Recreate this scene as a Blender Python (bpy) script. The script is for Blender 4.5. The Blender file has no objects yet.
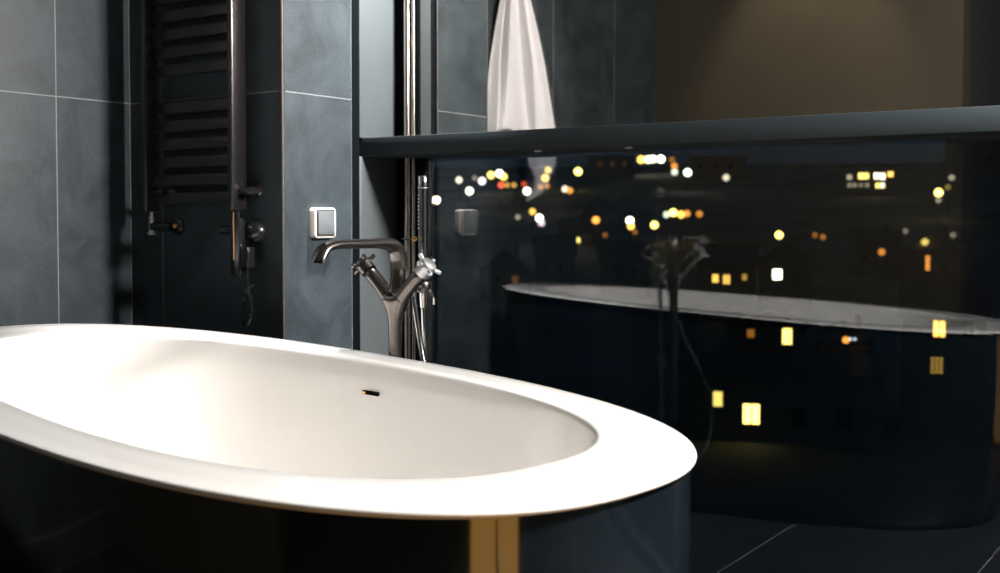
import bpy, bmesh, math, random
from mathutils import Vector, Matrix
random.seed(7)
PI = math.pi
scene = bpy.context.scene
col = scene.collection

# ------------------------------------------------------------------ camera
CAM_Z = 0.98
cam_data = bpy.data.cameras.new('camera')
cam_data.sensor_width = 36.0
cam_data.lens = 36.0 * 1.1555
cam_data.shift_y = -0.0285
cam_data.clip_start = 0.02
cam_data.clip_end = 3000
cam_data.dof.use_dof = True
cam_data.dof.focus_distance = 2.4
cam_data.dof.aperture_fstop = 5.0
cam = bpy.data.objects.new('camera', cam_data)
col.objects.link(cam)
cam.location = (0, 0, CAM_Z)
cam.rotation_euler = (PI / 2 - 0.0338, 0, 0.5928)
scene.camera = cam

# ------------------------------------------------------------------ night sky
world = bpy.data.worlds.new('night')
scene.world = world
world.use_nodes = True
bg = world.node_tree.nodes['Background']
bg.inputs[0].default_value = (0.32, 0.55, 0.78, 1)
bg.inputs[1].default_value = 0.020

# ------------------------------------------------------------------ exposure
vs = scene.view_settings
vs.view_transform = 'Standard'
vs.look = 'None'
vs.gamma = 1.0
vs.use_curve_mapping = False
vs.exposure = 0.0
scene.cycles.use_denoising = True
scene.cycles.sample_clamp_indirect = 6.0
scene.cycles.max_bounces = 10
scene.cycles.transparent_max_bounces = 12
scene.cycles.caustics_reflective = False
scene.cycles.caustics_refractive = False


# ------------------------------------------------------------------ materials
def new_mat(name):
    m = bpy.data.materials.new(name)
    m.use_nodes = True
    nt = m.node_tree
    return m, nt, nt.nodes['Principled BSDF']


def plain(name, color, rough=0.5, metal=0.0, noise=0.08, scale=30.0, bump=0.0, coat=0.0, ior=1.5):
    m, nt, p = new_mat(name)
    tc = nt.nodes.new('ShaderNodeTexCoord')
    nz = nt.nodes.new('ShaderNodeTexNoise')
    nz.inputs['Scale'].default_value = scale
    nz.inputs['Detail'].default_value = 6
    nt.links.new(tc.outputs['Object'], nz.inputs['Vector'])
    mr = nt.nodes.new('ShaderNodeMapRange')
    mr.inputs['From Min'].default_value = 0.3
    mr.inputs['From Max'].default_value = 0.7
    mr.inputs['To Min'].default_value = 1 - noise
    mr.inputs['To Max'].default_value = 1 + noise
    nt.links.new(nz.outputs['Fac'], mr.inputs['Value'])
    mx = nt.nodes.new('ShaderNodeVectorMath')
    mx.operation = 'SCALE'
    mx.inputs[0].default_value = color
    nt.links.new(mr.outputs[0], mx.inputs['Scale'])
    nt.links.new(mx.outputs[0], p.inputs['Base Color'])
    p.inputs['Roughness'].default_value = rough
    p.inputs['Metallic'].default_value = metal
    p.inputs['IOR'].default_value = ior
    p.inputs['Coat Weight'].default_value = coat
    p.inputs['Coat Roughness'].default_value = 0.05
    if bump:
        b = nt.nodes.new('ShaderNodeBump')
        b.inputs['Strength'].default_value = bump
        b.inputs['Distance'].default_value = 0.01
        nt.links.new(nz.outputs['Fac'], b.inputs['Height'])
        nt.links.new(b.outputs[0], p.inputs['Normal'])
    return m


def slate(name, c0, c1, rough=0.5):
    m, nt, p = new_mat(name)
    geo = nt.nodes.new('ShaderNodeNewGeometry')
    info = nt.nodes.new('ShaderNodeObjectInfo')
    add = nt.nodes.new('ShaderNodeVectorMath')
    add.operation = 'MULTIPLY_ADD'
    cmb = nt.nodes.new('ShaderNodeCombineXYZ')
    for i in range(3):
        nt.links.new(info.outputs['Random'], cmb.inputs[i])
    nt.links.new(cmb.outputs[0], add.inputs[0])
    add.inputs[1].default_value = (17, 31, 23)
    nt.links.new(geo.outputs['Position'], add.inputs[2])
    n1 = nt.nodes.new('ShaderNodeTexNoise')
    n1.inputs['Scale'].default_value = 5.5
    n1.inputs['Detail'].default_value = 12
    n1.inputs['Roughness'].default_value = 0.68
    n1.inputs['Distortion'].default_value = 0.8
    nt.links.new(add.outputs[0], n1.inputs['Vector'])
    n2 = nt.nodes.new('ShaderNodeTexNoise')
    n2.inputs['Scale'].default_value = 190
    n2.inputs['Detail'].default_value = 4
    nt.links.new(add.outputs[0], n2.inputs['Vector'])
    mm = nt.nodes.new('ShaderNodeMath')
    mm.operation = 'MULTIPLY_ADD'
    mm.inputs[1].default_value = 0.32
    nt.links.new(n2.outputs['Fac'], mm.inputs[0])
    nt.links.new(n1.outputs['Fac'], mm.inputs[2])
    cr = nt.nodes.new('ShaderNodeValToRGB')
    cr.color_ramp.elements[0].position = 0.44
    cr.color_ramp.elements[0].color = (*c0, 1)
    cr.color_ramp.elements[1].position = 0.9
    cr.color_ramp.elements[1].color = (*c1, 1)
    nt.links.new(mm.outputs[0], cr.inputs['Fac'])
    nt.links.new(cr.outputs[0], p.inputs['Base Color'])
    p.inputs['Roughness'].default_value = rough
    b = nt.nodes.new('ShaderNodeBump')
    b.inputs['Strength'].default_value = 0.25
    b.inputs['Distance'].default_value = 0.004
    nt.links.new(mm.outputs[0], b.inputs['Height'])
    nt.links.new(b.outputs[0], p.inputs['Normal'])
    return m


def pane_mat(name, tint_t, tint_r, ior=None, fac=None):
    m, nt, p = new_mat(name)
    nt.nodes.remove(p)
    out = nt.nodes['Material Output']
    tr = nt.nodes.new('ShaderNodeBsdfTransparent')
    tr.inputs[0].default_value = (*tint_t, 1)
    gl = nt.nodes.new('ShaderNodeBsdfGlossy')
    gl.inputs['Color'].default_value = (*tint_r, 1)
    gl.inputs['Roughness'].default_value = 0.0
    mix = nt.nodes.new('ShaderNodeMixShader')
    if ior:
        fr = nt.nodes.new('ShaderNodeFresnel')
        ge = nt.nodes.new('ShaderNodeNewGeometry')
        mr = nt.nodes.new('ShaderNodeMapRange')   # same index of refraction seen from either side of the sheet
        mr.inputs['To Min'].default_value = ior
        mr.inputs['To Max'].default_value = 1 / ior
        nt.links.new(ge.outputs['Backfacing'], mr.inputs['Value'])
        nt.links.new(mr.outputs[0], fr.inputs['IOR'])
        nt.links.new(fr.outputs[0], mix.inputs[0])
    else:
        mix.inputs[0].default_value = fac
    nt.links.new(tr.outputs[0], mix.inputs[1])
    nt.links.new(gl.outputs[0], mix.inputs[2])
    nt.links.new(mix.outputs[0], out.inputs['Surface'])
    return m


def glow(name, color, strength, sampled=False):
    m, nt, p = new_mat(name)
    nt.nodes.remove(p)
    em = nt.nodes.new('ShaderNodeEmission')
    em.inputs[0].default_value = (*color, 1)
    em.inputs[1].default_value = strength
    nt.links.new(em.outputs[0], nt.nodes['Material Output'].inputs['Surface'])
    m.cycles.emission_sampling = 'FRONT' if sampled else 'NONE'
    return m


M = {}
M['slate'] = slate('slate_tile', (0.008, 0.0125, 0.016), (0.046, 0.062, 0.073))
M['slate_floor'] = slate('slate_floor_tile', (0.009, 0.011, 0.013), (0.028, 0.032, 0.035), 0.45)
M['taupe'] = plain('taupe_plaster', (0.040, 0.033, 0.021), 0.8, noise=0.06, scale=8)
M['grout'] = plain('grout', (0.30, 0.31, 0.32), 0.9, scale=120)
M['darkwall'] = plain('dark_plaster', (0.012, 0.014, 0.016), 0.9)
M['ceil'] = plain('ceiling_paint', (0.10, 0.10, 0.10), 0.9)
M['trim'] = plain('corner_trim', (0.45, 0.38, 0.33), 0.35, 0.9)
M['frame'] = plain('anthracite_frame', (0.007, 0.0135, 0.017), 0.65, noise=0.04)
M['jamb'] = plain('jamb_panel', (0.100, 0.115, 0.122), 0.42, noise=0.04, scale=6)
M['gap'] = plain('shade_and_post_black', (0.0015, 0.003, 0.004), 0.9, ior=1.15)  # near-black carries the jamb recess shade; frame post and overflow slot share it
M['strip'] = plain('polished_strip', (0.78, 0.70, 0.62), 0.16, 1.0, noise=0.03)
M['pane_up'] = pane_mat('coated_glass', (0.5, 0.5, 0.5), (0.97, 0.93, 0.86), fac=0.52)
M['pane'] = pane_mat('night_glass', (0.93, 0.95, 0.96), (0.97, 0.98, 1.0), ior=1.72)
M['acrylic'] = plain('white_acrylic', (0.86, 0.838, 0.81), 0.16, noise=0.01, coat=0.6)
M['lacquer'] = plain('black_lacquer', (0.006, 0.010, 0.014), 0.09, noise=0.1, coat=0.3)
M['gunmetal'] = plain('brushed_gunmetal', (0.19, 0.172, 0.162), 0.27, 1.0, noise=0.05, scale=80)
M['chrome'] = plain('polished_chrome', (0.80, 0.78, 0.76), 0.09, 1.0, noise=0.02)
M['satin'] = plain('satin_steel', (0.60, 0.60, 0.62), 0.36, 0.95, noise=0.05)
M['darkmetal'] = plain('radiator_metal', (0.060, 0.056, 0.057), 0.28, 0.85, noise=0.05)
M['barmetal'] = plain('radiator_bar_metal', (0.050, 0.052, 0.056), 0.35, 0.7, noise=0.05)
M['blackplastic'] = plain('black_plastic', (0.010, 0.011, 0.012), 0.22)
M['glint_copper'] = plain('glint_copper', (0.55, 0.30, 0.14), 0.3, 1.0)  # copper tone for the orange glints on the radiator fittings
M['brass'] = plain('brass', (0.60, 0.36, 0.10), 0.25, 1.0)
M['swplate'] = plain('switch_plate', (0.78, 0.74, 0.66), 0.4, noise=0.02)
M['swrock'] = plain('switch_rocker', (0.13, 0.14, 0.15), 0.4, noise=0.04)
M['swseal'] = plain('switch_seal', (0.02, 0.022, 0.025), 0.6)
M['towel'] = plain('towel_cotton', (0.80, 0.79, 0.84), 0.95, noise=0.05, scale=160, bump=0.5)
M['wood'] = plain('dark_wood', (0.12, 0.065, 0.03), 0.5, noise=0.25, scale=12)
M['ground'] = plain('night_ground', (0.16, 0.19, 0.21), 0.95, noise=0.4, scale=0.05)
M['render'] = plain('house_render', (0.30, 0.27, 0.23), 0.9, noise=0.1, scale=0.6)
M['brick'] = plain('house_brick', (0.26, 0.17, 0.12), 0.9, noise=0.15, scale=0.9)
M['roof'] = plain('house_roof', (0.13, 0.12, 0.12), 0.9, noise=0.2, scale=1.5)
M['winframe'] = plain('house_window_frame', (0.20, 0.18, 0.16), 0.7)
M['unlit'] = plain('unlit_pane', (0.02, 0.025, 0.03), 0.15)
M['post'] = plain('lamp_post_metal', (0.06, 0.06, 0.06), 0.6, 0.5)
GLOW = {'c': (1.0, 0.86, 0.58), 'w': (1.0, 0.93, 0.74), 'a': (1.0, 0.56, 0.10), 'p': (1.0, 0.80, 0.88), 'g': (0.92, 1.0, 0.74),
        'y': (1.0, 0.74, 0.16), 'r': (1.0, 0.12, 0.05), 'o': (1.0, 0.36, 0.06), 'b': (0.8, 0.92, 1.0)}
_glow = {}


def lamp_glow(c, s):
    k = (c, s)
    if k not in _glow:
        _glow[k] = glow('city_glow', GLOW[c], s)
    return _glow[k]


# ------------------------------------------------------------------ mesh helpers
def link(name, me, mat=None, parent=None, smooth=False):
    o = bpy.data.objects.new(name, me)
    col.objects.link(o)
    if mat is not None:
        me.materials.append(mat)
    if parent is not None:
        o.parent = parent
    if smooth:
        for p in me.polygons:
            p.use_smooth = True
    return o


def finish(name, bm, mat, parent=None, smooth=False, auto=None):
    bmesh.ops.recalc_face_normals(bm, faces=bm.faces)
    me = bpy.data.meshes.new(name)
    bm.to_mesh(me)
    bm.free()
    o = link(name, me, mat, parent, smooth)
    if auto is not None:
        me.set_sharp_from_angle(angle=math.radians(auto))
    return o


def add_box(bm, x0, x1, y0, y1, z0, z1, bevel=0.0, seg=2):
    r = bmesh.ops.create_cube(bm, size=1.0)
    vs_ = r['verts']
    for v in vs_:
        v.co = Vector(((x0 + x1) / 2 + v.co.x * (x1 - x0), (y0 + y1) / 2 + v.co.y * (y1 - y0), (z0 + z1) / 2 + v.co.z * (z1 - z0)))
    if bevel:
        es = list({e for v in vs_ for e in v.link_edges})
        bmesh.ops.bevel(bm, geom=es, offset=bevel, segments=seg, profile=0.5, affect='EDGES')


def box(name, b, mat, parent=None, bevel=0.0, seg=2):
    bm = bmesh.new()
    add_box(bm, *b, bevel=bevel, seg=seg)
    return finish(name, bm, mat, parent, smooth=bevel > 0, auto=35 if bevel > 0 else None)


def frames(pts):
    """parallel transported frames along a polyline"""
    T = []
    n = len(pts)
    for i in range(n):
        a = pts[max(0, i - 1)]
        b = pts[min(n - 1, i + 1)]
        T.append((b - a).normalized())
    up = Vector((0, 0, 1)) if abs(T[0].z) < 0.9 else Vector((1, 0, 0))
    N = [(up - T[0] * up.dot(T[0])).normalized()]
    for i in range(1, n):
        v = N[-1] - T[i] * N[-1].dot(T[i])
        N.append(v.normalized())
    return T, N


def add_tube(bm, pts, r, seg=12, cap=True, squash=None):
    pts = [Vector(p) for p in pts]
    T, N = frames(pts)
    rings = []
    for i, p in enumerate(pts):
        rr = r[i] if isinstance(r, (list, tuple)) else r
        B = T[i].cross(N[i])
        sx, sy = (1, 1) if squash is None else squash[i]
        rings.append([bm.verts.new(p + N[i] * math.cos(a) * rr * sx + B * math.sin(a) * rr * sy)
                      for a in [2 * PI * k / seg for k in range(seg)]])
    for a, b in zip(rings, rings[1:]):
        for k in range(seg):
            bm.faces.new((a[k], a[(k + 1) % seg], b[(k + 1) % seg], b[k]))
    if cap:
        bm.faces.new(rings[0][::-1])
        bm.faces.new(rings[-1])


def tube(name, pts, r, mat, parent=None, seg=12, squash=None, auto=40):
    bm = bmesh.new()
    add_tube(bm, pts, r, seg, squash=squash)
    return finish(name, bm, mat, parent, smooth=True, auto=auto)


def spline(ctrl, n=40):
    """Catmull-Rom through control points"""
    P = [Vector(c) for c in ctrl]
    P = [P[0] * 2 - P[1]] + P + [P[-1] * 2 - P[-2]]
    out = []
    m = len(P) - 3
    for i in range(n + 1):
        t = i / n * m
        k = min(int(t), m - 1)
        t -= k
        a, b, c, d = P[k:k + 4]
        out.append(0.5 * ((2 * b) + (c - a) * t + (2 * a - 5 * b + 4 * c - d) * t * t + (3 * b - a - 3 * c + d) * t ** 3))
    return out


def lathe(name, prof, mat, parent=None, seg=32, loc=(0, 0, 0), axis=None, cap=True):
    """prof: (radius, height) pairs, revolved round z, then turned to axis"""
    bm = bmesh.new()
    rings = []
    rot = Vector((0, 0, 1)).rotation_difference(Vector(axis)).to_matrix() if axis else Matrix.Identity(3)
    L = Vector(loc)
    for r, h in prof:
        rings.append([bm.verts.new(L + rot @ Vector((r * math.cos(2 * PI * k / seg), r * math.sin(2 * PI * k / seg), h))) for k in range(seg)])
    for a, b in zip(rings, rings[1:]):
        for k in range(seg):
            bm.faces.new((a[k], a[(k + 1) % seg], b[(k + 1) % seg], b[k]))
    if cap:
        bm.faces.new(rings[0][::-1])
        bm.faces.new(rings[-1])
    return finish(name, bm, mat, parent, smooth=True, auto=40)


def empty(name, loc=(0, 0, 0), rz=0.0):
    o = bpy.data.objects.new(name, None)
    o.empty_display_size = 0.05
    col.objects.link(o)
    o.location = loc
    o.rotation_euler = (0, 0, rz)
    return o


def thing(name, label, cat, loc=(0, 0, 0), rz=0.0, group=None):
    return tag(empty(name, loc, rz), label, cat, group)


def tag(o, label, cat, group=None):
    o['label'] = label
    o['category'] = cat
    if group:
        o['group'] = group
    return o


def struct(o, label=None, cat=None):
    o['kind'] = 'structure'
    if label:
        o['label'] = label
    if cat:
        o['category'] = cat
    return o


# ------------------------------------------------------------------ room dimensions (metres, floor z = 0, y towards the window)
XA, XC, YB, YW = -2.837, -2.212, 2.244, 2.727
YD, XE, ZC = -0.31, 1.70, 2.75
JOINT = 1.322
GAP = 0.0013


def tiled_wall(name, label, back, origin, uvec, length, cols, rows, mat, thick=0.012):
    """back = bounds of the backing (grout); tiles lie on it: origin + u*uvec, z rows; out = tile thickness direction"""
    root = struct(box(name, back, M['grout']), label, 'wall')
    ox, oy, out = origin[0], origin[1], origin[2]
    for i in range(len(cols) - 1):
        for j in range(len(rows) - 1):
            u0, u1 = cols[i] + GAP, cols[i + 1] - GAP
            z0, z1 = rows[j] + GAP, rows[j + 1] - GAP
            xs = sorted((ox + uvec[0] * u0, ox + uvec[0] * u1)) if uvec[0] else sorted((ox, ox + out * thick))
            ys = sorted((oy + uvec[1] * u0, oy + uvec[1] * u1)) if uvec[1] else sorted((oy, oy + out * thick))
            box('tile', (xs[0], xs[1], ys[0], ys[1], z0, z1), mat, root, bevel=0.0004, seg=1)
    return root


# ------------------------------------------------------------------ structure
ROWS = [0.0, JOINT - 1.2, JOINT, JOINT + 1.2, ZC]
T = 0.012
# left wall (faces +x)
tiled_wall('wall_left', 'dark slate tiled wall left of the towel radiator', (XA - 0.20, XA - 0.0006, YD, YB + 0.10, 0, ZC),
           (XA - T, 0, 1), (0, 1), 0, [YD, 0.194, 0.794, 1.394, 1.994, YB], ROWS, M['slate'])
# wall carrying the radiator (faces -y)
tiled_wall('wall_radiator', 'dark tiled wall face behind the towel radiator', (XA - T, XC - T, YB + 0.0006, YB + 0.10, 0, ZC),
           (0, YB + T, -1), (1, 0), 0, [XA, -2.697, XC - 0.004], ROWS, M['slate'])
# pier face with the switch (faces +x)
tiled_wall('wall_pier', 'dark slate tiled pier face carrying the light switch', (XC - 0.10, XC - 0.0006, YB + T, 2.522, 0, ZC),
           (XC - T, 0, 1), (0, 1), 0, [YB + 0.004, 2.522], ROWS, M['slate'])
struct(box('trim_1', (XC - 0.004, XC, YB, YB + 0.004, 0, ZC), M['trim']), 'thin metal corner trim on the pier edge', 'trim')
# floor tiles
floor = struct(box('floor', (XA - 0.2, XE + 0.2, -3.2, YW + 0.2, -0.12, -0.0008), M['grout']), 'dark slate tiled bathroom floor', 'floor')
xs = [XA] + [-1.273 + 0.6 * k for k in range(-2, 5)] + [XE]
ys = [-3.0] + [2.727 - 0.9 * k for k in range(6, -1, -1)]
for a, b in zip(xs, xs[1:]):
    for c, d in zip(ys, ys[1:]):
        box('tile', (a + 0.002, b - 0.002, c + 0.002, d - 0.002, -0.0125, 0.0), M['slate_floor'], floor, bevel=0.0005, seg=1)
struct(box('ceiling', (XA - 0.2, XE + 0.2, -3.2, YW + 0.2, ZC, ZC + 0.15), M['ceil']), 'dark painted bathroom ceiling', 'ceiling')
struct(box('wall_right', (XE, XE + 0.2, -3.2, YW + 0.2, 0, ZC), M['darkwall']), 'dark plaster wall on the right of the window', 'wall')
struct(box('wall_back', (XA - 0.2, -1.25, YD - 0.15, YD, 0, ZC), M['taupe']), 'taupe plaster wall mirrored in the upper pane', 'wall')
struct(box('wall_hall', (XA - 0.2, XE + 0.2, -3.2, -3.0, 0, ZC), M['darkwall']), 'dark wall of the passage behind the bathroom', 'wall')
struct(box('wall_passage', (-1.45, -1.25, -3.0, YD - 0.15, 0, ZC), M['darkwall']), 'dark side wall of the passage', 'wall')

# ------------------------------------------------------------------ window
win = struct(empty('window_1', (0, YW, 0)), 'floor to ceiling window with a dark crossbar over the night city', 'window')


def wbox(name, b, mat, bevel=0.0):
    o = box(name, (b[0], b[1], b[2] - YW, b[3] - YW, b[4], b[5]), mat, win, bevel)
    return o


R0, R1 = 1.161, 1.215
wbox('crossbar', (XC, XE, 2.566, YW + 0.03, R0, R1), M['frame'], 0.0025)
wbox('shadow_gap', (XC - 0.09, XC - 0.003, 2.522, 2.5575, 0, ZC), M['gap'])  # near-flush block, the recess shade is put into its black colour
wbox('jamb_panel', (XC - 0.09, XC, 2.5575, YW + 0.06, 0, R0), M['jamb'], 0.0015)
wbox('jamb_panel', (XC - 0.09, XC, 2.5575, YW + 0.06, R1, ZC), M['jamb'], 0.0015)
wbox('frame_post', (XC, -2.125, 2.722, YW + 0.06, 0, R0), M['gap'])
wbox('frame_post', (XC, -2.125, 2.722, YW + 0.06, R1, ZC), M['gap'])
for z0, z1 in ((0.03, R0), (R1, ZC - 0.03)):
    bm = bmesh.new()
    add_tube(bm, [(-2.157, 2.708 - YW, z0), (-2.157, 2.708 - YW, z1)], 0.0095, 20)
    finish('metal_strip', bm, M['strip'], win, True, 40)
    bm = bmesh.new()
    add_tube(bm, [(-2.139, 2.715 - YW, z0), (-2.139, 2.715 - YW, z1)], 0.0060, 20)
    finish('metal_strip', bm, M['strip'], win, True, 40)
wbox('bottom_rail', (-2.125, XE, 2.69, YW + 0.05, 0, 0.05), M['frame'])
wbox('top_rail', (-2.125, XE, 2.69, YW + 0.05, ZC - 0.05, ZC), M['frame'])
lp = wbox('lower_pane', (-2.127, XE, YW, YW + 0.008, 0.045, R0 + 0.005), M['pane'])
up = wbox('upper_pane', (-2.127, XE, YW, YW + 0.008, R1 - 0.005, ZC - 0.045), M['pane_up'])
for k, xx in enumerate((-1.625, -1.356)):
    bm = bmesh.new()
    add_box(bm, xx - 0.010, xx + 0.010, 2.59 - YW, 2.606 - YW, R0 - 0.004, R0 + 0.001)
    finish('drain_cap', bm, M['satin'], win)

# ------------------------------------------------------------------ bathtub
TCX, TCY, TA, TB, TN, TROT, TEGG = -1.6129, 1.489, 0.9267, 0.4844, 2.366, -0.134, 0.0968
IA, IB, ICX, ICY, IN_ = 0.7547, 0.389, -1.6095, 1.4955, 2.332
RIM = CAM_Z - 0.3059
TSEG = 128
tub = thing('bathtub', 'oval freestanding bathtub, glossy white inside and black lacquered outside', 'bathtub', (TCX, TCY, 0))


def sup(a, b, n, t):
    c, s = math.cos(t), math.sin(t)
    u = math.copysign(abs(c) ** (2 / n), c)
    w = math.copysign(abs(s) ** (2 / n), s) * (1 + TEGG * u)
    return Vector((a * u, b * w, 0))


def rotl(v):
    c, s = math.cos(TROT), math.sin(TROT)
    return Vector((c * v.x - s * v.y, s * v.x + c * v.y, v.z))


def outer(t, inset):
    return rotl(sup(TA - inset, TB - inset, TN, t))


def inner(t, inset, k=1.0, shift=0.0):
    return rotl(sup((IA - inset) * k, (IB - inset) * k, IN_, t)) + Vector((ICX - TCX, ICY - TCY, 0)) + rotl(Vector((shift, 0, 0)))


def rim_tilt(p, f=1.0):
    return (0.0089 * p.y - 0.053 * p.x) * f


def ring_mesh(name, rings, mat, parent, cap_first=False, cap_last=False, auto=60):
    bm = bmesh.new()
    R = [[bm.verts.new(p) for p in r] for r in rings]
    n = len(R[0])
    for a, b in zip(R, R[1:]):
        for k in range(n):
            bm.faces.new((a[k], a[(k + 1) % n], b[(k + 1) % n], b[k]))
    if cap_first:
        bm.faces.new(R[0][::-1])
    if cap_last:
        bm.faces.new(R[-1])
    return finish(name, bm, mat, parent, True, auto)


def tt():
    return [2 * PI * k / TSEG for k in range(TSEG)]


rings = []
for ins, dz in ((0.016, -0.0105), (0.005, -0.0105), (0.0015, -0.0092), (0.0, -0.0065), (0.0, -0.0045), (0.0016, -0.0012), (0.006, 0.0)):
    r = []
    for t in tt():
        p = outer(t, ins)
        r.append(Vector((p.x, p.y, RIM + dz + rim_tilt(p))))
    rings.append(r)
for f in (0.35, 0.7):
    r = []
    for t in tt():
        p = outer(t, 0.006).lerp(inner(t, -0.009), f)
        r.append(Vector((p.x, p.y, RIM + rim_tilt(p))))
    rings.append(r)
for ins, k, sh, dz in ((-0.009, 1, 0, 0.0), (-0.003, 1, 0, -0.0015), (0.001, 1, 0, -0.006), (0.003, 1, 0, -0.014), (0.008, 1, 0, -0.05), (0.018, 1, .004, -0.12),
                       (0.034, 1, .008, -0.22), (0.055, 1, .01, -0.32), (0.08, 1, .01, -0.38), (0.115, 1, .01, -0.412), (0.16, 1, 0, -0.425), (0.16, .6, 0, -0.432), (0.16, .12, 0, -0.436)):
    r = []
    for t in tt():
        p = inner(t, ins, k, sh)
        r.append(Vector((p.x, p.y, RIM + dz + rim_tilt(p, max(0.0, 1 + dz / 0.43)))))
    rings.append(r)
shell = ring_mesh('basin', rings, M['acrylic'], tub, cap_last=True)
shell['label'] = 'glossy white basin with a broad flat rim'
rings = []
for ins, z in ((0.020, 'top'), (0.0085, 'top'), (0.0085, 0.56), (0.010, 0.45), (0.016, 0.32), (0.026, 0.2), (0.040, 0.09), (0.052, 0.03), (0.060, 0.008), (0.075, 0.0)):
    r = []
    for t in tt():
        p = outer(t, ins)
        zz = RIM - 0.0095 + rim_tilt(p) if z == 'top' else z + rim_tilt(p, z / RIM)
        r.append(Vector((p.x, p.y, zz)))
    rings.append(r)
ob = ring_mesh('outer_shell', rings, M['lacquer'], tub, cap_last=True)
ob['label'] = 'black lacquered outside of the tub'
# overflow slot on the window side of the basin
c = Vector((-1.50, 1.80, 0.633)) - Vector((TCX, TCY, 0))


def inner_wall_at(x, z):
    """point of the window-side basin wall at world-local x and height z (by search over the ring parameters)"""
    dz = z - RIM
    best = None
    for k in range(400):
        t = PI * k / 400
        for ins, kk, sh, d in ((0.018, 1, .004, -0.12), (0.008, 1, 0, -0.05)):
            pass
        ins = 0.003 + (0.05 - 0) * 0
        p = inner(t, 0.0105)
        e = abs(p.x - x)
        if best is None or e < best[0]:
            best = (e, p)
    return best[1]


a_ = inner_wall_at(-1.612 - TCX, 0.6)
b_ = inner_wall_at(-1.568 - TCX, 0.6)
d_ = (b_ - a_).normalized()
n_ = Vector((d_.y, -d_.x, 0))
if n_.y > 0:
    n_ = -n_
slot = bmesh.new()
add_box(slot, -0.024, 0.024, -0.004, 0.004, -0.0042, 0.0042, 0.002)
so = finish('overflow_slot', slot, M['gap'], tub, True, 40)
mid = (a_ + b_) / 2 + n_ * 0.0015
SLOTZ = RIM + rim_tilt(mid) - 0.066
so.location = (mid.x, mid.y, SLOTZ)
so.rotation_euler = (0, 0.03, math.atan2(d_.y, d_.x))
slb = bmesh.new()
add_box(slb, -0.0225, -0.011, -0.0052, -0.002, -0.0030, 0.0030, 0.001)
sb = finish('brass_insert', slb, M['brass'], so)
# drain
lathe('drain', [(0.034, 0.0), (0.034, 0.004), (0.028, 0.006), (0.004, 0.0065)], M['chrome'], tub, 32, (0.02, 0.0, RIM - 0.4365))

# ------------------------------------------------------------------ floor-standing tap
FX, FY = -1.638, 2.011
tap = thing('bath_tap', 'gunmetal floor-standing bath tap with twin cross handles behind the tub', 'tap', (FX, FY, 0))
lathe('base_plate', [(0.045, 0.0), (0.045, 0.010), (0.042, 0.013), (0.018, 0.014)], M['gunmetal'], tap, 32)


def skin_mesh(name, verts, edges, radii, mat, parent, root=0, sub=2):
    me = bpy.data.meshes.new(name)
    me.from_pydata(verts, edges, [])
    o = link(name, me, None, parent)
    md = o.modifiers.new('skin', 'SKIN')
    md.use_smooth_shade = True
    sd = o.modifiers.new('subd', 'SUBSURF')
    sd.levels = sub
    sd.render_levels = sub
    for i, r in enumerate(radii):
        me.skin_vertices[0].data[i].radius = r if isinstance(r, tuple) else (r, r)
    me.skin_vertices[0].data[root].use_root = True
    dg = bpy.context.evaluated_depsgraph_get()
    ev = bpy.data.meshes.new_from_object(o.evaluated_get(dg))
    o.modifiers.clear()
    o.data = ev
    ev.materials.clear()
    ev.materials.append(mat)
    for p in ev.polygons:
        p.use_smooth = True
    return o


zs = [0.012, 0.10, 0.25, 0.40, 0.55, 0.68, 0.745, 0.785]
verts = [(0, 0, z) for z in zs]
edges = [(i, i + 1) for i in range(len(zs) - 1)]
radii = [0.0155] * 6 + [0.0165, 0.021]
j = len(verts) - 1
verts += [(-0.030, 0, 0.818), (-0.058, 0, 0.846), (-0.080, 0, 0.866)]
edges += [(j, j + 1), (j + 1, j + 2), (j + 2, j + 3)]
radii += [0.018, 0.0175, 0.018]
verts += [(0.030, 0, 0.818), (0.058, 0, 0.846), (0.080, 0, 0.866)]
edges += [(j, j + 4), (j + 4, j + 5), (j + 5, j + 6)]
radii += [0.018, 0.0175, 0.018]
verts += [(0, 0.008, 0.835), (0, 0.013, 0.880), (0, 0.006, 0.912)]
edges += [(j, j + 7), (j + 7, j + 8), (j + 8, j + 9)]
radii += [0.020, 0.0195, 0.018]
skin_mesh('tap_body', verts, edges, radii, M['gunmetal'], tap)
path = spline([(0, 0.014, 0.868), (0, 0.011, 0.897), (0, -0.008, 0.919), (0, -0.045, 0.926), (0, -0.10, 0.9265), (0, -0.16, 0.9265), (0, -0.205, 0.925), (0, -0.232, 0.917), (0, -0.246, 0.900), (0, -0.249, 0.892)], 44)
sq = []
for i in range(len(path)):
    t = i / (len(path) - 1)
    wx = 0.021 if t < 0.12 else 0.021 - 0.003 * min(1, (t - 0.12) / 0.2)
    wy = 0.020 - 0.0095 * min(1, max(0, (t - 0.12) / 0.28))
    sq.append((wx, wy))
bm = bmesh.new()
add_tube(bm, path, 1.0, 24, squash=sq)
finish('spout', bm, M['gunmetal'], tap, True, 50)
lathe('outlet', [(0.0001, 0), (0.010, 0), (0.010, 0.003), (0.0001, 0.003)], M['blackplastic'], tap, 20, (0, -0.2493, 0.8915), (0, -0.15, -1))
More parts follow.
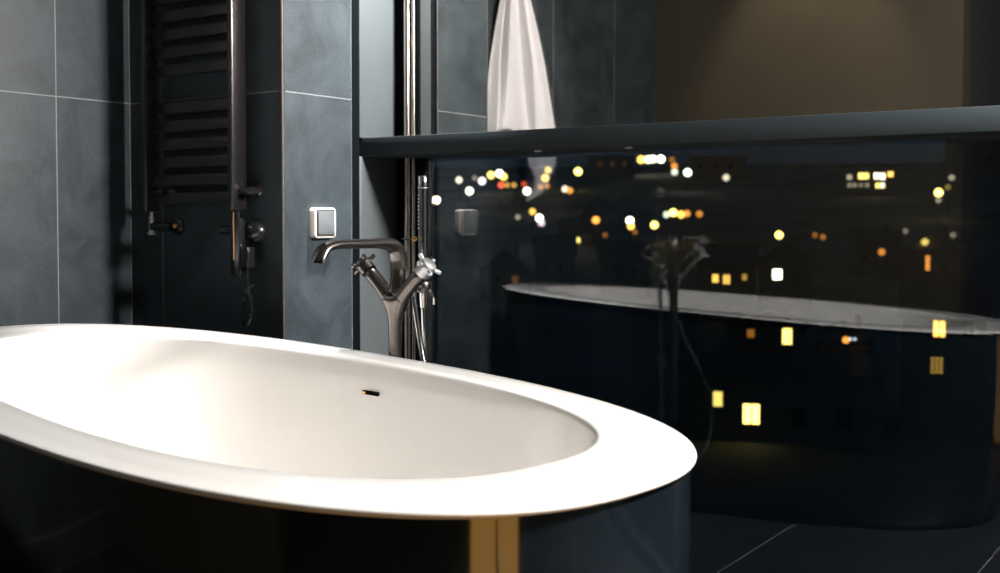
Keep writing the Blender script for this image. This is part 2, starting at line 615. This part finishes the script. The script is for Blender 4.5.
for s, mat in ((-1, M['gunmetal']), (1, M['satin'])):  # right handle gets paler metal: lamp light on its face put into the colour
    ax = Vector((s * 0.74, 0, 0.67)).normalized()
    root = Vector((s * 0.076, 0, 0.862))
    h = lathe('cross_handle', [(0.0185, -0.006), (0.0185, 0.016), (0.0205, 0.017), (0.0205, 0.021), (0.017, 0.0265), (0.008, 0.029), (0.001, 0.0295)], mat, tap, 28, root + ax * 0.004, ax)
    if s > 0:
        h['label'] = 'cross handle in paler metal, lamp light put into its colour'
    side = Vector((0, 1, 0))
    side2 = ax.cross(side)
    for q in range(5):
        a = 2 * PI * q / 5 + 0.4
        dirv = side * math.cos(a) + side2 * math.sin(a)
        p0 = root + ax * 0.023
        tube('spoke', [p0 + dirv * 0.006, p0 + dirv * 0.020, p0 + dirv * 0.031 + ax * 0.002, p0 + dirv * 0.034 + ax * 0.002], [0.0048, 0.0044, 0.0052, 0.002], mat, h, 12)
# holder for the hand shower
tube('shower_holder', [(0, 0.018, 0.815), (0, 0.055, 0.822), (0, 0.087, 0.822)], [0.009, 0.008, 0.008], M['gunmetal'], tap, 12)
lathe('holder_ring', [(0.0126, -0.012), (0.0165, -0.012), (0.0175, -0.010), (0.0175, 0.010), (0.0165, 0.012), (0.0126, 0.012), (0.0126, -0.012)], M['gunmetal'], tap, 24, (0, 0.103, 0.822), cap=False)
dk = tube('diverter_rod', [(0, 0.026, 0.935), (0, 0.066, 0.935)], 0.0022, M['gunmetal'], tap, 10)
lathe('rod_tip', [(0.001, 0), (0.005, 0.001), (0.005, 0.009), (0.001, 0.010)], M['brass'], dk, 14, (0, 0.066, 0.935), (0, 1, 0))
tube('diverter_lever', [(0.0175, 0.106, 0.815), (0.019, 0.118, 0.800), (0.019, 0.120, 0.782)], [0.004, 0.004, 0.005], M['chrome'], tap, 10)

# hand shower with hose
hs = thing('hand_shower', 'slim chrome hand shower wand with a looping metal hose on the tap', 'hand shower', (FX, FY + 0.103, 0))
tube('wand', [(0, 0, 0.775), (0, 0, 0.80), (0, 0, 0.834), (0, 0, 1.052), (0, 0, 1.0525), (0, 0, 1.077), (0, 0, 1.079)],
     [0.008, 0.0095, 0.0105, 0.0112, 0.0112, 0.0112, 0.0098], M['chrome'], hs, 24)
lathe('collar', [(0.0112, 0), (0.0122, 0.0006), (0.0122, 0.0024), (0.0112, 0.003)], M['satin'], hs, 24, (0, 0, 1.050))
for k in range(10):
    lathe('nozzle', [(0.0016, 0), (0.0012, 0.0016)], M['satin'], hs, 6, (-0.0065, -0.0090, 1.035 - 0.0085 * k), (-0.58, -0.81, 0))
hose = spline([(0, -0.036, 0.811), (0.004, -0.038, 0.79), (0.013, -0.040, 0.745), (0.028, -0.044, 0.685), (0.064, -0.060, 0.585), (0.106, -0.073, 0.50), (0.140, -0.082, 0.41), (0.142, -0.084, 0.32),
               (0.118, -0.084, 0.24), (0.066, -0.080, 0.18), (0.025, -0.066, 0.11), (0.008, -0.050, 0.04), (0.006, -0.046, 0.010)], 90)
tube('hose', hose, 0.0060, M['chrome'], hs, 12)
tube('supply_hose', spline([(0, 0, 0.782), (0.002, 0, 0.72), (0.005, 0.001, 0.62), (0.006, -0.004, 0.45), (0.0, -0.012, 0.25), (-0.004, -0.020, 0.010)], 50), 0.0060, M['chrome'], hs, 12)

# ------------------------------------------------------------------ towel radiator
RADY = 2.168
rad = thing('towel_radiator', 'dark metal towel radiator with flat horizontal bars on the tiled wall', 'radiator', (-2.512, RADY, 1.0))
rx, rz0 = -2.512, 1.0


def rbox(name, b, mat, parent=rad, bevel=0.0, seg=3):
    return box(name, (b[0] - rx, b[1] - rx, b[2] - RADY, b[3] - RADY, b[4] - rz0, b[5] - rz0), mat, parent, bevel, seg)


PL, PR = -2.688, -2.336
for xx in (PL, PR):
    rbox('post', (xx - 0.010, xx + 0.010, RADY, RADY + 0.058, 1.0, 2.02), M['darkmetal'], bevel=0.008)
tops = [1.054 + 0.0508 * k for k in range(6)] + [1.4146 + 0.0508 * k for k in range(6)] + [1.4146 + 0.0508 * k for k in range(8, 11)]
for zt in tops:
    rbox('bar', (PL + 0.006, PR - 0.006, RADY + 0.030, RADY + 0.045, zt - 0.031, zt), M['barmetal'], bevel=0.003, seg=2)
for xx, s_ in ((PL, 1), (PR, 1)):
    for zz in (1.055, 1.93):
        tube('wall_peg', [(xx - rx, 0.034, zz - rz0), (xx + s_ * 0.050 - rx, 0.034, zz - rz0), (xx + s_ * 0.054 - rx, 0.034, zz - rz0)], [0.0125, 0.0125, 0.010], M['darkmetal'], rad, 16)
        lathe('peg_rosette', [(0.016, 0), (0.016, 0.006), (0.011, 0.010), (0.011, 0.04)], M['darkmetal'], rad, 18, (xx + s_ * 0.035 - rx, YB - RADY - 0.0006, zz - rz0), (0, -1, 0))
# valves
px_ = PL - rx
tube('valve_pipe', [(px_, 0.030, 0.0), (px_, 0.030, -0.012), (px_, 0.030, -0.013), (px_, 0.030, -0.058), (px_, 0.030, -0.059), (px_, 0.030, -0.066)],
     [0.006, 0.006, 0.0085, 0.0085, 0.012, 0.012], M['satin'], rad, 14)
tube('valve_stub', [(px_, 0.030, -0.042), (px_ + 0.060, 0.050, -0.042)], 0.013, M['blackplastic'], rad, 16)
lathe('rosette', [(0.024, 0), (0.024, 0.006), (0.015, 0.012), (0.014, 0.024)], M['blackplastic'], rad, 24, (px_ + 0.062, YB - RADY - 0.0006, -0.042), (0, -1, 0))
lathe('valve_glint', [(0.006, 0), (0.006, 0.008), (0.002, 0.010)], M['glint_copper'], rad, 10, (px_ + 0.074, 0.05, -0.040), (0.8, -0.6, 0))  # orange glint on the valve, modelled as a small copper-toned stub
ex = PR - rx
tube('heating_element', [(ex, 0.03, 0.0), (ex, 0.03, -0.018), (ex, 0.03, -0.019), (ex, 0.03, -0.168), (ex, 0.03, -0.176)], [0.007, 0.007, 0.020, 0.020, 0.014], M['blackplastic'], rad, 24)
tube('element_glint', [(ex + 0.009, 0.006, -0.002), (ex + 0.007, 0.0068, -0.03), (ex + 0.007, 0.0082, -0.10), (ex + 0.007, 0.0082, -0.13)], 0.0022, M['glint_copper'], rad, 8)  # thin copper-toned line standing in for the highlight along the element
lathe('rosette', [(0.034, 0), (0.034, 0.010), (0.026, 0.028), (0.014, 0.034)], M['blackplastic'], rad, 28, (-2.307 - rx, YB - RADY - 0.0006, -0.055), (0, -1, 0))
tube('control_knob', [(ex - 0.016, 0.03, -0.050), (ex - 0.062, 0.03, -0.050), (ex - 0.068, 0.03, -0.050)], [0.013, 0.013, 0.009], M['blackplastic'], rad, 18)
tb = box('thermostat_box', (ex + 0.021, ex + 0.050, 0.018, 0.045, -0.152, -0.095), M['blackplastic'], rad, 0.003)
# coiled cable
cx_, cy_ = ex + 0.036, 0.030
loop = spline([(cx_, cy_, -0.15), (cx_ + 0.001, cy_, -0.185), (cx_ + 0.003, cy_, -0.21), (cx_ + 0.012, cy_, -0.245), (cx_ + 0.008, cy_, -0.285), (cx_ - 0.008, cy_, -0.305),
               (cx_ - 0.022, cy_, -0.285), (cx_ - 0.020, cy_, -0.245), (cx_ - 0.004, cy_, -0.212), (cx_ + 0.001, cy_ + 0.02, -0.20)], 420)
helix = []
Tn, Nn = frames(loop)
for i, p in enumerate(loop):
    t = i / 420
    k = min(1, max(0, (t - 0.20) / 0.03))
    a = i * 0.62
    helix.append(p + (Nn[i] * math.cos(a) + Tn[i].cross(Nn[i]) * math.sin(a)) * 0.0052 * k)
bm = bmesh.new()
add_tube(bm, helix, 0.0019, 6)
finish('coiled_cable', bm, M['blackplastic'], rad, True)

# ------------------------------------------------------------------ light switch
sw = thing('light_switch', 'square grey rocker switch with a pale raised frame on the slate pier', 'switch', (XC, 2.389, 0.969))


def rounded_plate(name, w, h, x0, x1, r, mat, parent, bev=0.003):
    bm = bmesh.new()
    pts = []
    for cx, cy, a0 in ((w / 2 - r, h / 2 - r, 0), (-w / 2 + r, h / 2 - r, PI / 2), (-w / 2 + r, -h / 2 + r, PI), (w / 2 - r, -h / 2 + r, 1.5 * PI)):
        for k in range(7):
            a = a0 + PI / 2 * k / 6
            pts.append((cx + r * math.cos(a), cy + r * math.sin(a)))
    R = []
    for x, ins in ((x0, 0), (x1 - bev, 0), (x1 - bev * 0.3, bev * 0.3), (x1, bev)):
        R.append([bm.verts.new((x, p[0] * (1 - 2 * ins / w), p[1] * (1 - 2 * ins / h))) for p in pts])
    n = len(pts)
    for a, b in zip(R, R[1:]):
        for k in range(n):
            bm.faces.new((a[k], a[(k + 1) % n], b[(k + 1) % n], b[k]))
    bm.faces.new(R[0][::-1])
    bm.faces.new(R[-1])
    return finish(name, bm, mat, parent, True, 40)


rounded_plate('switch_frame', 0.086, 0.084, 0.0, 0.020, 0.011, M['swplate'], sw)
rounded_plate('seal', 0.074, 0.074, 0.0195, 0.0206, 0.005, M['swseal'], sw, 0.0003)
rounded_plate('rocker', 0.066, 0.066, 0.0196, 0.0245, 0.004, M['swrock'], sw, 0.0015)

# ------------------------------------------------------------------ towel on its hook (seen mirrored in the window)
hook = thing('towel_hook', 'small steel hook on the slate wall holding the white towel', 'hook', (XA, 1.215, 2.16))
lathe('hook_plate', [(0.022, 0), (0.022, 0.006), (0.018, 0.008)], M['satin'], hook, 24, (0, 0, 0), (1, 0, 0))
tube('hook_arm', spline([(0.006, 0, 0), (0.035, 0, -0.004), (0.058, 0, 0.006), (0.062, 0, 0.026)], 14), 0.005, M['satin'], hook, 10)
NU, NV = 96, 60
bm = bmesh.new()
grid = []
rnd = random.Random(3)
ph = [rnd.uniform(0, 6.28) for _ in range(6)]
for iv in range(NV + 1):
    v = iv / NV
    row = []
    for iu in range(NU + 1):
        u = iu / NU * 2 - 1          # -1..1 across (towards +y is the mirror's left)
        # hem: about 1.39 m at the sides, one corner hangs to 1.07
        tip = max(0.0, 1 - abs(u + 0.34) / 0.60)
        zb = 1.360 + 0.012 * math.sin(u * 5) - 0.295 * tip ** 0.62 if tip > 0 else 1.360 + 0.012 * math.sin(u * 5)
        z = 2.165 + (zb - 2.165) * v
        dz = 2.165 - z
        half = 0.014 + 0.325 * min(dz, 0.80) * (1 + 0.05 * math.sin(dz * 7))
        half = min(half, 0.262)
        # gathers: bunched sideways and folded in depth
        fold = math.sin(u * 9.5 + ph[0] + 0.5 * math.sin(v * 3)) * 0.7 + math.sin(u * 19 + ph[1] + v) * 0.38 + math.sin(u * 3.1 + ph[2]) * 0.5
        amp = 0.010 + 0.030 * min(1, dz / 0.5)
        y = 1.222 - 0.075 * min(1, dz / 0.8) + half * (u + 0.10 * math.sin(u * 7.5 + ph[3]))
        x = XA + 0.062 + amp * fold
        row.append(bm.verts.new((max(x, XA + 0.006), y, z)))
    grid.append(row)
for a, b in zip(grid, grid[1:]):
    for k in range(NU):
        bm.faces.new((a[k], a[k + 1], b[k + 1], b[k]))
towel = finish('towel', bm, M['towel'], None, True)
tag(towel, 'white cotton towel hanging in folds from a hook', 'towel')
sol = towel.modifiers.new('thick', 'SOLIDIFY')
sol.thickness = 0.005

# ------------------------------------------------------------------ lamps of the room and an added pier spot
pl = thing('pendant_lamp', 'small globe pendant lamp hanging over the end of the tub', 'lamp', (0.35, 2.25, ZC))
lathe('ceiling_rose', [(0.045, 0), (0.045, -0.012), (0.03, -0.025), (0.005, -0.027)], M['blackplastic'], pl, 24)
tube('cord', [(0, 0, -0.02), (0, 0, -0.62)], 0.003, M['blackplastic'], pl, 8)
lathe('socket', [(0.008, 0), (0.020, -0.01), (0.022, -0.05), (0.020, -0.055)], M['gunmetal'], pl, 24, (0, 0, -0.61))
bm = bmesh.new()
bmesh.ops.create_uvsphere(bm, u_segments=24, v_segments=16, radius=0.14, matrix=Matrix.Translation((0, 0, -0.80)))
finish('globe', bm, glow('globe_glow', (1.0, 0.965, 0.92), 740.0, True), pl, True)



def ceiling_spot(label, loc, target, energy, size, color, soft=0.03):
    cs = thing('ceiling_spot', label, 'lamp', loc)
    lathe('bezel', [(0.045, 0.0), (0.045, -0.006), (0.036, -0.008), (0.034, -0.002)], M['satin'], cs, 28)
    lathe('spot_lens', [(0.03, 0.0), (0.03, -0.004), (0.001, -0.0045)], glow('lens_glow', color, 6.0), cs, 24)
    sd = bpy.data.lights.new('spot_light', 'SPOT')
    sd.energy = energy
    sd.color = color
    sd.spot_size = math.radians(size)
    sd.spot_blend = 0.6
    sd.shadow_soft_size = soft
    so = bpy.data.objects.new('spot_light', sd)
    col.objects.link(so)
    so.parent = cs
    so.location = (0, 0, -0.02)
    so.rotation_euler = (Vector(target) - Vector(loc)).to_track_quat('-Z', 'Y').to_euler()
    return cs


ceiling_spot('small recessed ceiling spotlight turned to the white towel', (-1.75, 0.95, ZC), (XA, 1.15, 1.62), 110, 46, (1.0, 0.94, 0.88))
ceiling_spot('small recessed ceiling spotlight washing the taupe wall', (-2.0, 0.16, ZC), (-2.0, YD, 1.75), 72, 66, (1.0, 0.86, 0.62))
ceiling_spot('small recessed ceiling spotlight at the free end of the taupe wall', (-1.35, 0.16, ZC), (-1.35, YD, 1.75), 17, 62, (1.0, 0.86, 0.62))

ceiling_spot('added ceiling spotlight brightening the slate pier and jamb', (-1.80, 2.60, ZC), (-2.20, 2.42, 1.15), 760, 44, (1.0, 0.97, 0.95))  # extra spot, added to brighten the pier against the left wall

fl = thing('floor_lantern', 'amber paper floor lantern standing beside the tub end', 'lamp', (0.10, 0.80, 0))
lathe('lantern_base', [(0.215, 0.0), (0.215, 0.02), (0.20, 0.03)], M['wood'], fl, 32)
lathe('paper_shade', [(0.20, 0.03), (0.21, 0.05), (0.21, 0.50), (0.20, 0.52)], glow('paper_glow', (1.0, 0.50, 0.12), 3.4, True), fl, 40)
lathe('lantern_cap', [(0.215, 0.52), (0.215, 0.535), (0.02, 0.54)], M['wood'], fl, 32)
cordp = []
for k in range(25):
    t = k / 24
    a = 2.62 + 0.10 * math.sin(t * 5.2) - 0.05 * t
    cordp.append((0.2155 * math.cos(a), 0.2155 * math.sin(a), 0.53 - 0.50 * t))
tube('twisted_cord', cordp, [0.004 + 0.006 * math.sin(PI * k / 24) ** 2 for k in range(25)], M['blackplastic'], fl, 8)

# ------------------------------------------------------------------ city outside
AX = Vector((-0.33, 0.944, 0)).normalized()
GP = [(0, -17), (60, -17), (110, -15.5), (300, 3), (500, 24), (750, 36), (1300, 41)]


def ground_z(x, y):
    s = x * AX.x + y * AX.y
    s = max(0, s)
    for (a, za), (b, zb) in zip(GP, GP[1:]):
        if s <= b:
            return za + (zb - za) * (s - a) / (b - a)
    return GP[-1][1]


bm = bmesh.new()
side = Vector((AX.y, -AX.x, 0))
rows = []
for i in range(70):
    s = 8 + 1290 * (i / 69) ** 1.7
    row = []
    for k in range(60):
        w = -520 + 1040 * k / 59
        p = AX * s + side * w
        row.append(bm.verts.new((p.x, p.y, ground_z(p.x, p.y) - 0.4)))
    rows.append(row)
for a, b in zip(rows, rows[1:]):
    for k in range(59):
        bm.faces.new((a[k], a[k + 1], b[k + 1], b[k]))
hill = finish('hillside', bm, M['ground'], None, True)
struct(hill, 'dark hillside of the city beyond the window', 'ground')

HOUSES = [
    ('h1', -31.64, 86.39, -17.04, 0.351, 14.69, 9, 5.95, 1.1, 0, [(-2.44, 2.78, 1.31, 1.62, 'y', 5, 2), (-5.02, 3.87, 0.7, 1.16, 'y', 1.6, 1), (1.16, 2.63, 1.16, 1.55, 'd', 0, 2), (4.64, 2.63, 1.16, 1.55, 'd', 0, 2)]),
    ('h2', -37.84, 99.02, -16.62, 0.365, 6.79, 9, 7.85, 1.6, 1, [(1.74, 7.23, 0.8, 1.61, 'y', 3.5, 1), (-1.43, 7.32, 0.63, 0.71, 'o', 0.35, 1)]),
    ('h3', -21.9, 95.52, -16.88, 0.225, 6.33, 9, 10.01, 2.6, 0, [(-0.32, 9.14, 0.95, 1.35, 'a', 3, 2), (-0.47, 6.22, 0.95, 1.35, 'a', 0.5, 3), (1.82, 9.14, 0.87, 1.27, 'd', 0, 2)]),
    ('h4', -58.15, 138.27, -12.63, 0.398, 7.13, 8, 7.36, 3, 0, [(-1.53, 6.02, 0.76, 1.02, 'a', 2, 1), (-0.13, 5.9, 0.89, 1.27, 'a', 1.8, 2), (2.1, 6.21, 0.57, 0.76, 'a', 0.6, 1)]),
    ('h5', -54.91, 150.28, -11.63, 0.35, 6.99, 8, 6.82, 3, 1, [(-1.08, 5.14, 1.14, 1.34, 'g', 6, 1), (1.48, 4.94, 0.94, 1.21, 'd', 0, 1)]),
    ('h6', -43.05, 179.92, -9.29, 0.235, 8.25, 8, 5.31, 3, 1, [(-0.6, 3.66, 0.6, 2.25, 'o', 1.2, 1), (1.72, 3.51, 0.75, 1.05, 'd', 0, 1)]),
    ('h7', -118.22, 203.1, -4.74, 0.527, 6.49, 8, 2.66, 3, 0, [(-0.61, 1.44, 1.01, 1.01, 'y', 2.5, 1), (0.3, 1.44, 1.01, 1.01, 'y', 2.5, 1)]),
    ('h8', -96.1, 331.34, 6.67, 0.282, 17.63, 14, 9.35, 0.6, 2, [(-5.97, 6.22, 1.42, 1.42, 'c', 0.6, 1), (-2.84, 6.5, 1.42, 1.71, 'y', 3, 1), (-1.42, 6.5, 1.42, 1.71, 'y', 2.5, 1), (1.42, 6.5, 1.42, 1.71, 'c', 4, 1), (2.98, 6.36, 1.42, 1.71, 'c', 4, 1), (5.12, 6.93, 1.42, 1.42, 'a', 3, 1), (-5.97, 3.94, 1.14, 1.14, 'c', 0.35, 1), (-4.55, 3.94, 1.14, 1.14, 'c', 0.35, 1), (-2.84, 3.94, 1.14, 1.14, 'c', 0.25, 1), (-1.14, 3.94, 1.14, 1.14, 'c', 0.35, 1), (1.71, 3.8, 1.14, 1.42, 'y', 2.5, 1), (2.98, 3.8, 1.14, 1.42, 'c', 2.5, 1)]),
    ('h9', -205.05, 377.96, 15.07, 0.497, 17.04, 14, 8.84, 0.6, 2, [(-4.07, 6.25, 1.48, 1.85, 'o', 0.05, 1), (0.37, 6.25, 1.48, 1.85, 'o', 0.05, 1), (4.82, 6.25, 1.48, 1.85, 'o', 0.05, 1)]),
    ('h10', -84.75, 416.46, 14.72, 0.201, 21.75, 14, 12.74, 0.6, 2, [(-5.44, 6.96, 1.7, 2.04, 'd', 0, 1), (-1.02, 6.96, 1.7, 2.04, 'd', 0, 1), (3.4, 6.96, 1.7, 2.04, 'd', 0, 1)]),
    ('h11', -126.02, 222.83, -2.68, 0.515, 4.2, 8, 4.3, 3, 1, [(-0.55, 2.09, 0.88, 1.33, 'd', 0, 1)]),
    ('h12', -90.76, 149.62, -10.54, 0.545, 6.05, 9, 5.91, 3.2, 0, [(-1.36, 4.4, 0.76, 1.06, 'd', 0, 1), (0.76, 4.4, 0.76, 1.06, 'd', 0, 1)]),
    ('h13', -37.12, 118.31, -15.14, 0.304, 5.86, 9, 3.15, 2, 1, [(-0.87, 0.37, 0.93, 1.44, 'd', 0, 2), (1.18, 0.37, 0.93, 1.44, 'd', 0, 2)]),
    ('h14', -91.59, 137.25, -11.65, 0.588, 7.14, 9, 5.34, 3, 1, [(-1.14, 3.91, 0.86, 1.14, 'd', 0, 1), (1.43, 3.91, 0.86, 1.14, 'o', 0.12, 1)]),
    ('h15', -79.27, 150.39, -10.84, 0.485, 7.31, 9, 5.52, 3, 0, [(-1.46, 4.05, 0.88, 1.17, 'd', 0, 1), (1.46, 4.05, 0.88, 1.17, 'd', 0, 1)]),
    ('h16', -52.35, 182.64, -8.74, 0.279, 7.82, 9, 5.17, 3, 0, [(-1.56, 3.61, 0.78, 1.09, 'd', 0, 1), (1.56, 3.61, 0.78, 1.09, 'd', 0, 1)]),
    ('h17', -170.16, 394.9, 15.54, 0.407, 20.11, 14, 7.71, 0.6, 2, [(-6.4, 4.79, 1.83, 1.83, 'd', 0, 1), (-0.91, 4.79, 1.83, 1.83, 'd', 0, 1), (4.57, 4.79, 1.83, 1.83, 'd', 0, 1)]),
]
HLAB = {
    'h1': ('house', 'low house with a bright yellow two-pane window beside a small one', 'house'),
    'h2': ('house', 'gabled house with one tall yellow attic window', 'house'),
    'h3': ('house', 'narrow house with an amber pair of panes above a dim lattice window', 'house'),
    'h4': ('house', 'house with three small amber windows in a row', 'house'),
    'h5': ('house', 'gabled house with one bright white window', 'house'),
    'h6': ('house', 'gabled house with a slim orange stair window', 'house'),
    'h7': ('house', 'small house with two adjoining yellow windows on the slope', 'house'),
    'h8': ('office_block', 'flat-roofed block on the hill with two rows of lit windows', 'building'),
    'h9': ('office_block', 'flat-roofed block on the hill with faint orange windows', 'building'),
    'h10': ('office_block', 'tall unlit block on the hill with a dark chimney', 'building'),
    'h11': ('house', 'tiny unlit gabled house beside the orange street lamp', 'house'),
    'h12': ('house', 'unlit house with a broad roof below the yellow windows', 'house'),
    'h13': ('house', 'unlit gabled house behind the low house with the bright window', 'house'),
    'h14': ('house', 'gabled house with one faint orange window', 'house'),
    'h15': ('house', 'unlit wide-roofed house on the lower slope', 'house'),
    'h16': ('house', 'unlit wide-roofed house beside the slim orange stair window', 'house'),
    'h17': ('office_block', 'low unlit flat-roofed block below the crossbar', 'building'),
}


def make_house(key, x, y, z, rz, w, depth, h, roof, gable, wins):
    name, label, cat = HLAB[key]
    root = thing(name, label, cat, (x, y, z), rz)
    wm = M['brick'] if gable == 1 else M['render']
    hw = w / 2
    box('house_wall', (-hw, hw, 0.0, depth, 0.0, h), wm, root)
    bm = bmesh.new()
    ov = 0.35
    if gable == 1:          # ridge runs away from the window, gable faces it
        pr = [(-hw - ov, 0), (hw + ov, 0), (0, roof)]
        f = [bm.verts.new((px, -ov, h + pz)) for px, pz in pr]
        b = [bm.verts.new((px, depth + ov, h + pz)) for px, pz in pr]
    elif gable == 0:
        pr = [(-ov, 0), (depth + ov, 0), (depth / 2, roof)]
        f = [bm.verts.new((-hw - ov, py, h + pz)) for py, pz in pr]
        b = [bm.verts.new((hw + ov, py, h + pz)) for py, pz in pr]
    else:
        pr = [(-hw - 0.2, 0), (hw + 0.2, 0), (hw + 0.2, roof), (-hw - 0.2, roof)]
        f = [bm.verts.new((px, -0.2, h + pz)) for px, pz in pr]
        b = [bm.verts.new((px, depth + 0.2, h + pz)) for px, pz in pr]
    n = len(f)
    bm.faces.new(f)
    bm.faces.new(b[::-1])
    for k in range(n):
        bm.faces.new((f[k], f[(k + 1) % n], b[(k + 1) % n], b[k]))
    rf = finish('roof', bm, M['roof'], root)
    if gable != 2:
        box('chimney', (hw * 0.4, hw * 0.4 + 0.6, depth * 0.55, depth * 0.55 + 0.6, h + roof * 0.3, h + roof + 0.7), M['brick'], rf)
    elif key == 'h10':
        box('chimney', (-hw * 0.75, -hw * 0.75 + 2.4, -0.6, 1.6, h * 0.2, h + 2.0), M['post'], rf)
    for (wx, wz, ww, wh, c, s, np_) in wins:
        wf = box('window_frame', (wx - ww / 2 - 0.08, wx + ww / 2 + 0.08, -0.06, 0.03, wz - wh / 2 - 0.08, wz + wh / 2 + 0.08), M['winframe'], root)
        mat = M['unlit'] if c == 'd' else lamp_glow(c, s)
        if np_ == 3:
            cells = [(i, k_) for i in range(3) for k_ in range(4)]
            nx, nz = 3, 4
        else:
            cells = [(i, 0) for i in range(np_)]
            nx, nz = np_, 1
        for i, k_ in cells:
            g = min(0.09, ww * 0.1) if len(cells) > 1 else 0.0
            cw, ch = ww / nx, wh / nz
            x0 = wx - ww / 2 + i * cw
            z0 = wz - wh / 2 + k_ * ch
            box('pane', (x0 + g / 2, x0 + cw - g / 2, -0.075, -0.055, z0 + g / 2, z0 + ch - g / 2), mat, wf)
    return root


for h_ in HOUSES:
    make_house(*h_)

LAMPS = [
    (-242.1,314.7,17.02,'c',1), (-167.7,221.7,5.51,'w',5), (-173.1,226.4,5.62,'a',3), (-180.9,230.5,6.76,'a',2),
    (-171.1,217.9,5.25,'c',2), (-206.3,284.0,12.76,'c',2.2), (-206.4,292.5,13.62,'c',0.35), (-196.6,282.3,12.24,'p',3),
    (-177.6,249.2,8.35,'g',5), (-209.7,306.1,15.04,'y',3.5), (-210.8,312.6,15.76,'w',6), (-201.3,300.8,14.23,'y',3),
    (-181.3,269.7,10.49,'r',2), (-179.9,270.6,10.49,'a',0.9), (-177.8,270.9,10.46,'a',0.9), (-177.0,274.9,10.83,'r',0.9),
    (-161.8,252.7,8.21,'w',5), (-166.2,266.4,9.63,'o',0.9), (-166.2,270.0,9.98,'o',0.7), (-128.4,202.7,2.51,'a',2.2),
    (-119.3,190.8,1.15,'w',6), (-114.2,183.4,0.21,'p',1.5), (-125.0,191.9,1.36,'c',0.5), (-203.8,331.4,17.39,'y',1.8),
    (-184.1,297.7,13.33,'a',3), (-189.1,326.1,16.37,'y',6), (-155.9,262.1,8.84,'c',2), (-151.8,257.6,8.3,'o',1.6),
    (-200.8,393.7,23.47,'a',4), (-198.0,394.0,23.4,'c',4), (-197.7,397.6,23.73,'c',4.5), (-194.6,398.0,23.66,'w',6),
    (-188.7,395.3,23.19,'o',0.5), (-170.3,358.6,18.9,'o',1.4), (-156.5,329.7,15.59,'g',1.5), (-151.6,328.7,15.29,'g',5),
    (-131.2,310.4,12.8,'c',1.3), (-99.1,205.3,1.84,'g',1.5), (-100.1,210.4,2.25,'y',6), (-96.6,206.5,1.84,'a',3),
    (-96.4,208.8,2.04,'o',1.6), (-93.8,208.9,1.94,'o',1), (-106.9,191.1,0.77,'o',3), (-100.4,192.4,0.68,'w',7),
    (-95.6,183.6,-0.28,'a',3), (-92.8,187.3,-0.11,'y',5), (-92.9,169.2,-1.7,'o',0.3), (-90.4,175.1,-1.24,'o',0.35),
    (-66.9,180.0,-1.62,'y',5), (-57.2,161.1,-3.62,'o',1.2), (-61.6,181.8,-1.6,'o',0.35), (-59.5,179.4,-1.87,'o',0.5),
    (-64.2,273.6,6.97,'y',6), (-59.4,253.1,4.95,'c',0.4), (-72.5,323.0,12.0,'c',0.5), (-66.3,291.6,8.66,'y',0.25),
    (-43.8,178.7,-2.47,'y',1.2), (-46.2,164.6,-3.67,'o',1), (-35.0,112.7,-10.89,'o',2), (-35.5,115.6,-11.08,'b',2),
    (-34.2,112.9,-10.77,'b',1.5), (-50.3,192.5,-0.99,'c',0.25), (-42.2,189.4,-1.53,'c',0.25),
]
CNAME = {'c': 'pale cream', 'w': 'bright warm white', 'a': 'amber', 'p': 'pinkish white', 'g': 'greenish white', 'y': 'yellow', 'r': 'red', 'o': 'orange', 'b': 'tiny bluish'}
_post = {}


def street_lamp(x, y, z, c, s):
    dist = math.hypot(x, y)
    gz = ground_z(x, y) - 0.4
    dim = 'faint ' if s < 0.8 else ('dull ' if s < 1.7 else '')
    here = Vector((x, y, z - CAM_Z)).normalized()
    near = sorted(((Vector((q[0], q[1], q[2] - CAM_Z)).normalized() - here).length, q) for q in LAMPS if q != (x, y, z, c, s))[0]
    place = 'next to a %s%s one' % ('faint ' if near[1][4] < 0.8 else '', CNAME[near[1][3]]) if near[0] < 0.0085 else 'standing apart'
    r = (0.0033 if s >= 3 else 0.0029 if s >= 1 else 0.0024) * dist if c != 'b' else 0.0012 * dist  # heads oversized: the glare round each lamp is put into the sphere
    root = thing('street_lamp', ('%s%s street lamp %s on the hill' % (dim, CNAME[c], place)).replace(' a amber', ' an amber').replace(' a orange', ' an orange'), 'street lamp', (x, y, gz),
                 0, '%s%s street lamps outside' % (dim, CNAME[c]))
    hgt = max(1.0, z - gz)
    if 'p' not in _post:
        bmp = bmesh.new()
        add_tube(bmp, [(0, 0, 0), (0, 0, 1)], 0.09, 6)
        mp = bpy.data.meshes.new('post')
        bmp.to_mesh(mp)
        bmp.free()
        mp.materials.append(M['post'])
        _post['p'] = mp
    po = bpy.data.objects.new('post', _post['p'])
    col.objects.link(po)
    po.parent = root
    po.scale = (1, 1, hgt - r * 0.8)
    k = (c, s)
    if k not in _post:
        bmp = bmesh.new()
        bmesh.ops.create_icosphere(bmp, subdivisions=2, radius=1)
        mp = bpy.data.meshes.new('lamp_head')
        bmp.to_mesh(mp)
        bmp.free()
        mp.materials.append(lamp_glow(c, s))
        _post[k] = mp
    ho = bpy.data.objects.new('lamp_head', _post[k])
    col.objects.link(ho)
    ho.parent = root
    ho.location = (0, 0, hgt)
    ho.scale = (r, r, r)


for l_ in LAMPS:
    street_lamp(*l_)
